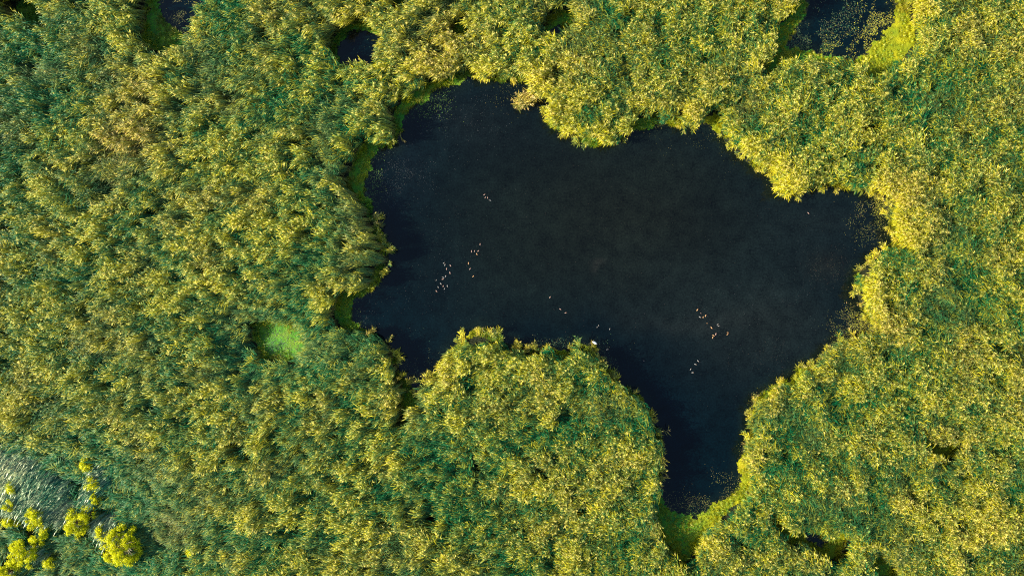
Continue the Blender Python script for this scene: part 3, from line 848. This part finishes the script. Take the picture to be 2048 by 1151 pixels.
# ------------------------------------------------------------------ yellow shrubs
def shrub(px, py, rx, ry, h, label):
    x, y = P(px, py); k = 1 - h * 0.75 / CAM_H; x *= k; y *= k
    h = h * 1.1 + 0.9
    root = tag(empty('shrub', (x, y, 0.02)), label, 'shrub', 'yellow shrubs in the lower left corner')
    rx *= M_PX * 1.02; ry *= M_PX * 1.02
    g = np.random.default_rng(int(px * 7 + py))
    lobes = []
    nl = max(16, int(rx * ry * 7))
    for i in range(nl):
        a = g.random() * 6.28; r = math.sqrt(g.random()) * 0.95
        top = h * (0.95 - 0.42 * r * r) * (0.82 + 0.25 * g.random())
        lobes.append((rx * r * math.cos(a), ry * r * math.sin(a), top - 0.4 - 0.5 * g.random() ** 2, 0.2 + 0.36 * g.random() ** 1.5))
    mb = MB()
    for (lx, ly, lz, lr) in lobes:
        for i in range(int(70 + 750 * lr * lr)):
            d = g.normal(size=3); d /= np.linalg.norm(d)
            rr = lr * (0.3 + 1.25 * g.random())
            c = Vector((lx + d[0] * rr, ly + d[1] * rr, lz + d[2] * rr * 0.8))
            if c.z < 0.2: continue
            u = Vector(g.normal(size=3)).normalized(); w = u.cross(Vector(d)).normalized()
            l = 0.07 + 0.08 * g.random(); b = l * 0.42
            mb.face([tuple(c - u * l), tuple(c + w * b), tuple(c + u * l), tuple(c - w * b)], 0, (g.random(), g.random() * 0.5, 0, 1))
    # inner twigs of foliage fill
    o = link('crown', mb.mesh('crown'), [M_BUSH], root)
    o['kind'] = 'stuff'
    tb = MB()
    def limb(a, b, r0, r1):
        a = Vector(a); b = Vector(b); rings = []
        mid = (a + b) / 2 + Vector((g.normal() * .1, g.normal() * .1, 0))
        for p, r in ((a, r0), (mid, (r0 + r1) / 2), (b, r1)):
            rings.append([tuple(p + Vector((math.cos(t) * r, math.sin(t) * r, 0))) for t in np.linspace(0, 6.283, 6)[:-1]])
        tb.strip(rings, 0)
    limb((0, 0, 0), (0, 0, h * 0.35), 0.09, 0.07)
    for (lx, ly, lz, lr) in lobes: limb((0, 0, h * 0.28), (lx, ly, lz), 0.045, 0.015)
    link('trunk', tb.mesh('trunk'), [M_BARK], root)
for b in BUSH: shrub(*b)

# ------------------------------------------------------------------ leaves and scum floating on the water
def floating():
    zones = [  # px, py, rx, ry, count, size m, palette
     (1700, 40, 75, 60, 3000, 0.13, 0), (1760, 60, 30, 50, 2600, 0.14, 1), (1610, 75, 45, 30, 2200, 0.11, 0), (1700, 100, 50, 22, 1600, 0.13, 1),
     (355, 25, 40, 36, 2400, 0.11, 2), (1745, 425, 32, 45, 1700, 0.10, 2), (1765, 400, 16, 22, 700, 0.12, 1), (1705, 645, 30, 24, 1700, 0.10, 2), (1725, 640, 14, 22, 800, 0.12, 1),
     (1660, 535, 32, 24, 420, 0.07, 3), (790, 350, 48, 50, 1500, 0.06, 4), (880, 230, 90, 50, 1500, 0.06, 4), (1400, 1010, 75, 24, 1600, 0.10, 2), (1455, 975, 30, 30, 500, 0.10, 2),
     (830, 745, 30, 35, 900, 0.09, 0), (1090, 690, 75, 10, 1300, 0.10, 0), (1215, 720, 16, 25, 300, 0.10, 0), (1050, 190, 45, 25, 500, 0.08, 2), (745, 420, 20, 50, 500, 0.08, 0), (850, 200, 35, 28, 900, 0.13, 6), (744, 345, 14, 50, 700, 0.13, 6), (1400, 1030, 60, 10, 900, 0.13, 6), (1640, 100, 60, 12, 900, 0.12, 6), (710, 620, 8, 30, 300, 0.12, 6),
     (720, 620, 20, 40, 400, 0.07, 4), (1250, 450, 480, 260, 4200, 0.045, 3), (850, 520, 120, 180, 1600, 0.045, 4), (1600, 620, 150, 120, 1500, 0.05, 4), (1450, 290, 90, 30, 400, 0.06, 2),
     (720, 95, 28, 22, 60, 0.08, 0), (1620, 1075, 30, 12, 200, 0.1, 0), (1550, 720, 60, 30, 300, 0.06, 3), (562, 685, 28, 22, 900, 0.09, 5)]
    pal = {0: [(0.05, 0.10, 0.03), (0.03, 0.09, 0.05), (0.12, 0.12, 0.05)], 1: [(0.40, 0.36, 0.03), (0.25, 0.26, 0.03), (0.14, 0.12, 0.03)],
           2: [(0.16, 0.17, 0.03), (0.10, 0.13, 0.03), (0.22, 0.18, 0.06)], 3: [(0.05, 0.05, 0.03), (0.07, 0.045, 0.035), (0.03, 0.05, 0.03)],
           4: [(0.06, 0.075, 0.075), (0.09, 0.09, 0.10), (0.03, 0.06, 0.05)], 6: [(0.05, 0.13, 0.015), (0.10, 0.15, 0.015), (0.03, 0.09, 0.02)], 5: [(0.05, 0.05, 0.08), (0.02, 0.03, 0.04), (0.08, 0.09, 0.09)]}
    v = []; f = []; c = []
    g = np.random.default_rng(5)
    def put(x, y, s, col, z0=0.006):
        a = g.random() * 6.28; l = s * (0.5 + g.random()); w = l * (0.35 + 0.4 * g.random())
        ca, sa = math.cos(a), math.sin(a); z = z0 + 0.02 * g.random(); i = len(v)
        for (p, q, t) in ((-1, 0, 0), (-.3, -.9, .2), (.5, -.7, 0), (1, .1, .3), (.2, .9, 0)):
            v.append((x + (p * l * ca - q * w * sa) / 2, y + (p * l * sa + q * w * ca) / 2, z + t * 0.02))
        f.append((i, i + 1, i + 2, i + 3, i + 4)); k = 0.6 + 0.8 * g.random(); c.append((col[0] * k, col[1] * k, col[2] * k, 1))
    for (px, py, rx, ry, n, s, pl) in zones:
        gx = px + g.normal(size=n) * rx * 0.75; gy = py + g.normal(size=n) * ry * 0.75
        X = (gx - 1024) * M_PX; Y = (575.5 - gy) * M_PX
        if pl == 5: ok = inside(X, Y, mats_g['s7'])
        else: ok = (water_d(X, Y) < 0.25) & (1.3 * vnoise(X, Y, 1.9, 33) + 0.8 * vnoise(X, Y, 0.7, 34) + 1.1 * (g.random(n) - .35) > 0)
        for x, y in zip(X[ok], Y[ok]): put(x, y, s, pal[pl][g.integers(0, 3)], 0.14 if pl == 5 else 0.006)
    # fringe of scum all along the shores
    for poly in [w[0] for w in waters.values()]:
        q = np.array(poly); m = len(q)
        for _ in range(m * 9):
            i = g.integers(0, m); r = abs(g.normal()) * 0.55; a = g.random() * 6.28
            x = q[i, 0] + math.cos(a) * r; y = q[i, 1] + math.sin(a) * r
            if math.hypot(x, y) > 200: continue
            if vnoise(x, y, 3.0, 37) < -0.1: continue
            put(x, y, 0.11, pal[2 if x > 0 else 0][g.integers(0, 3)])
    me = bpy.data.meshes.new('floating_leaves'); me.from_pydata(v, [], f)
    at = me.attributes.new('tone', 'FLOAT_COLOR', 'FACE'); at.data.foreach_set('color', np.array(c, np.float32).ravel())
    o = link('floating_leaves', me, [M_FLECK])
    tag(o, 'scattered small floating leaves and scum on the lake and ponds', 'leaves', kind='stuff')
    print('floating', len(f))
floating()

# ------------------------------------------------------------------ birds
def loft(mb, secs, n=8, colf=None):
    """secs: (x, z, half width, half height)"""
    rings = []
    for (x, z, w, h) in secs:
        rings.append([(x, math.cos(t) * w, z + math.sin(t) * h) for t in np.linspace(0, 2 * math.pi, n + 1)[:-1]])
    for k in range(len(rings) - 1):
        for j in range(n):
            a, b = rings[k], rings[k + 1]; m = (j + 1) % n
            mb.face([a[j], a[m], b[m], b[j]], 0, colf(k, j))
    mb.face(list(reversed(rings[0])), 0, colf(0, 0)); mb.face(rings[-1], 0, colf(len(rings) - 2, 0))

def duck_mesh(back, wing, head, bill, size=1.0, neck=0.0):
    mb = MB()
    body = [(-.30, .13, .012, .008), (-.24, .11, .045, .03), (-.14, .085, .095, .07), (-.02, .085, .12, .095), (.10, .085, .11, .09), (.17, .11, .07, .07)]
    loft(mb, body, 10, lambda k, j: wing if (j in (0, 1, 3, 4) and 1 <= k <= 3) else back)
    loft(mb, [(.13, .12, .05, .05), (.17, .19 + neck * .5, .035, .04), (.20, .24 + neck, .045, .045), (.25, .255 + neck, .048, .046), (.29, .25 + neck, .028, .03)], 8, lambda k, j: head)
    loft(mb, [(.28, .245 + neck, .022, .014), (.33, .235 + neck, .022, .010), (.35, .232 + neck, .012, .006)], 6, lambda k, j: bill)
    for s in (-1, 1):      # folded wing tips
        mb.face([(.10, s * .06, .165), (.04, s * .125, .12), (-.16, s * .085, .13), (-.25, s * .03, .15), (-.10, s * .03, .178)], 0, wing)
    for i, p in enumerate(mb.v): mb.v[i] = tuple(q * size for q in p)
    me = mb.mesh('bird', smooth=True)
    return me
pink = duck_mesh((0.30, 0.20, 0.175, 1), (0.22, 0.15, 0.13, 1), (0.30, 0.16, 0.11, 1), (0.15, 0.13, 0.10, 1))
gray = duck_mesh((0.20, 0.205, 0.20, 1), (0.17, 0.17, 0.17, 1), (0.25, 0.18, 0.14, 1), (0.12, 0.12, 0.12, 1))
gold = duck_mesh((0.42, 0.27, 0.13, 1), (0.30, 0.18, 0.09, 1), (0.42, 0.18, 0.08, 1), (0.2, 0.15, 0.08, 1))
for m in (pink, gray, gold): m.materials.append(M_BIRD)
DUCKS = [  # px, py, heading deg (image), kind, size, label
 (968.6,389.3,35,pink,1.0,'pale duck, topmost of the four near the upper middle of the lake'),
 (970.5,395.1,60,pink,.9,'left duck of the touching pair among four ducks in the upper lake'),
 (975.4,395.4,115,pink,1.0,'right duck of the touching pair among four ducks in the upper lake'),
 (980.5,400.5,160,gray,1.0,'whitish duck, lowest and rightmost of the four in the upper lake'),
 (960.3,488.8,80,pink,1.0,'duck above the row of three, highest bird of the left middle flock'),
 (943.4,502.5,90,pink,1.05,'duck at the left end of the row of three, left of lake centre'),
 (949.1,502.1,75,pink,.9,'middle duck of the row of three, left of lake centre'),
 (956.5,501.8,40,pink,1.0,'duck at the right end of the row of three, left of lake centre'),
 (953.6,507.7,-55,gold,1.05,'tan duck just below the row of three in the left middle of the lake'),
 (937.2,526.3,95,gold,1.1,'orange tan duck swimming alone below the row of three'),
 (940.1,537.6,55,pink,1.0,'pinkish duck below the orange tan one, right of the loose left flock'),
 (946.5,552.4,45,gold,1.0,'yellowish duck swimming alone right of the loose left flock'),
 (887.6,525.8,40,gray,.95,'grey duck, topmost of the loose left flock'),
 (890.0,529.6,75,gray,1.0,'grey duck just below the topmost of the loose left flock'),
 (900.9,530.5,-55,pink,1.15,'dark pinkish duck at the upper right of the loose left flock'),
 (893.4,537.6,80,pink,1.05,'bright pinkish duck in the upper half of the loose left flock'),
 (900.1,545.1,-75,pink,1.2,'long duck on the right side of the loose left flock'),
 (891.3,552.2,65,gray,1.05,'pale duck, right one of three close together mid flock at the left'),
 (886.6,554.3,150,gray,1.1,'pale duck, upper left one of three close together mid flock at the left'),
 (885.5,558.1,10,pink,1.0,'reddish dark duck, lowest of three close together mid flock at the left'),
 (872.5,560.2,55,gray,.7,'tiny faint bird at the left edge of the loose left flock'),
 (881.7,566.8,-50,gray,1.15,'grey duck in the lower half of the left flock, above the bottom four'),
 (886.6,572.0,75,pink,.95,'pinkish duck in the middle of the lower end of the left flock'),
 (894.9,571.4,-80,gray,1.05,'grey duck at the right of the lower end of the left flock'),
 (876.5,573.7,-70,gray,.95,'grey duck at the left of the lower end of the left flock'),
 (889.0,577.4,65,gray,.9,'faint grey duck near the bottom right of the left flock'),
 (873.0,581.6,-50,pink,1.05,'pale duck, lowest of the whole left flock'),
 (1099.9,594.3,60,pink,1.0,'single duck, highest of three strung out in the lake centre'),
 (1120.3,617.6,-35,pink,1.05,'middle duck of three strung out in the lake centre'),
 (1131.0,625.1,15,pink,1.0,'reddish duck, lowest of three strung out in the lake centre'),
 (1194.3,653.7,90,gray,.7,'small pale bird, left one of the tiny pair above the peninsula tip'),
 (1197.2,650.4,110,gray,.7,'small pale bird, right one of the tiny pair above the peninsula tip'),
 (1219.4,657.6,75,gray,.85,'pale bird swimming right of the tiny pair above the peninsula tip'),
 (1394.4,619.5,60,gold,1.15,'orange tan duck, highest and leftmost of the right flock'),
 (1401.7,625.7,120,pink,.6,'small dim bird below the highest duck of the right flock'),
 (1399.6,633.4,-35,gray,1.1,'white grey duck, lower left of the upper cluster in the right flock'),
 (1406.2,634.1,85,gold,.9,'tan duck just right of the white grey one in the right flock'),
 (1411.0,630.9,70,gold,1.1,'tan duck at the right end of the upper cluster of the right flock'),
 (1413.8,646.2,0,gold,.5,'tiny pale bird alone between the two clusters of the right flock'),
 (1435.1,648.4,40,gray,.85,'upper bird of the close pale pair in the right flock'),
 (1436.8,651.5,-15,gray,.8,'lower bird of the close pale pair in the right flock'),
 (1422.6,654.5,-60,gold,1.2,'large golden duck in the middle of the right flock'),
 (1431.6,667.7,85,pink,1.15,'pink red duck in the lower cluster of the right flock'),
 (1426.5,670.0,-30,gold,1.1,'golden duck, upper left of the two touching in the lower right flock'),
 (1425.4,674.4,80,gold,1.05,'golden duck, lowest of the right flock'),
 (1455.1,664.4,-10,gold,.8,'upper bird of the small pair farthest right of the flock'),
 (1454.6,668.4,40,gold,.85,'lower bird of the small pair farthest right of the flock'),
 (1395.9,721.0,-50,gray,1.1,'blue grey duck, highest of four over the dark lower water'),
 (1390.3,727.7,-20,gray,1.15,'blue grey duck, second from the top of four over the dark lower water'),
 (1380.9,738.1,60,gray,.95,'blue grey duck, leftmost of four over the dark lower water'),
 (1384.8,744.4,5,gray,1.1,'blue grey duck, lowest of four over the dark lower water'),
 (1616.4,426.0,-50,pink,1.0,'lone pinkish bird in the right part of the lake'),
 (1214.5,698.3,25,gray,1.15,'pale grey bird low over the water just right of the peninsula tip'),
 (1288.0,721.0,40,gray,.6,'tiny lone bird in the dark water right of the peninsula'),
 (1693.0,605.0,110,gold,.6,'tiny yellow leaf afloat near the right shore of the lake')]  # last entry is a leaf, drawn with the duck mesh
for (px, py, hd, kd, s, lab) in DUCKS:
    x, y = P(px, py)
    o = bpy.data.objects.new('duck', kd); COL.objects.link(o)
    o.location = (x, y, 0.0); o.rotation_euler = (0, 0, R(hd)); s *= 0.62; o.scale = (s, s, s)
    tag(o, lab, 'duck', 'ducks swimming on the lake')

wh = duck_mesh((0.85, 0.85, 0.84, 1), (0.88, 0.88, 0.87, 1), (0.8, 0.8, 0.78, 1), (0.6, 0.35, 0.08, 1), 1.6, 0.18)
wh.materials.append(M_BIRD)
o = bpy.data.objects.new('white_bird', wh); COL.objects.link(o)
x, y = P(1188, 684); o.location = (x, y, 0.55); o.rotation_euler = (0, 0, R(150))
tag(o, 'bright white bird standing at the tip of the peninsula', 'bird')
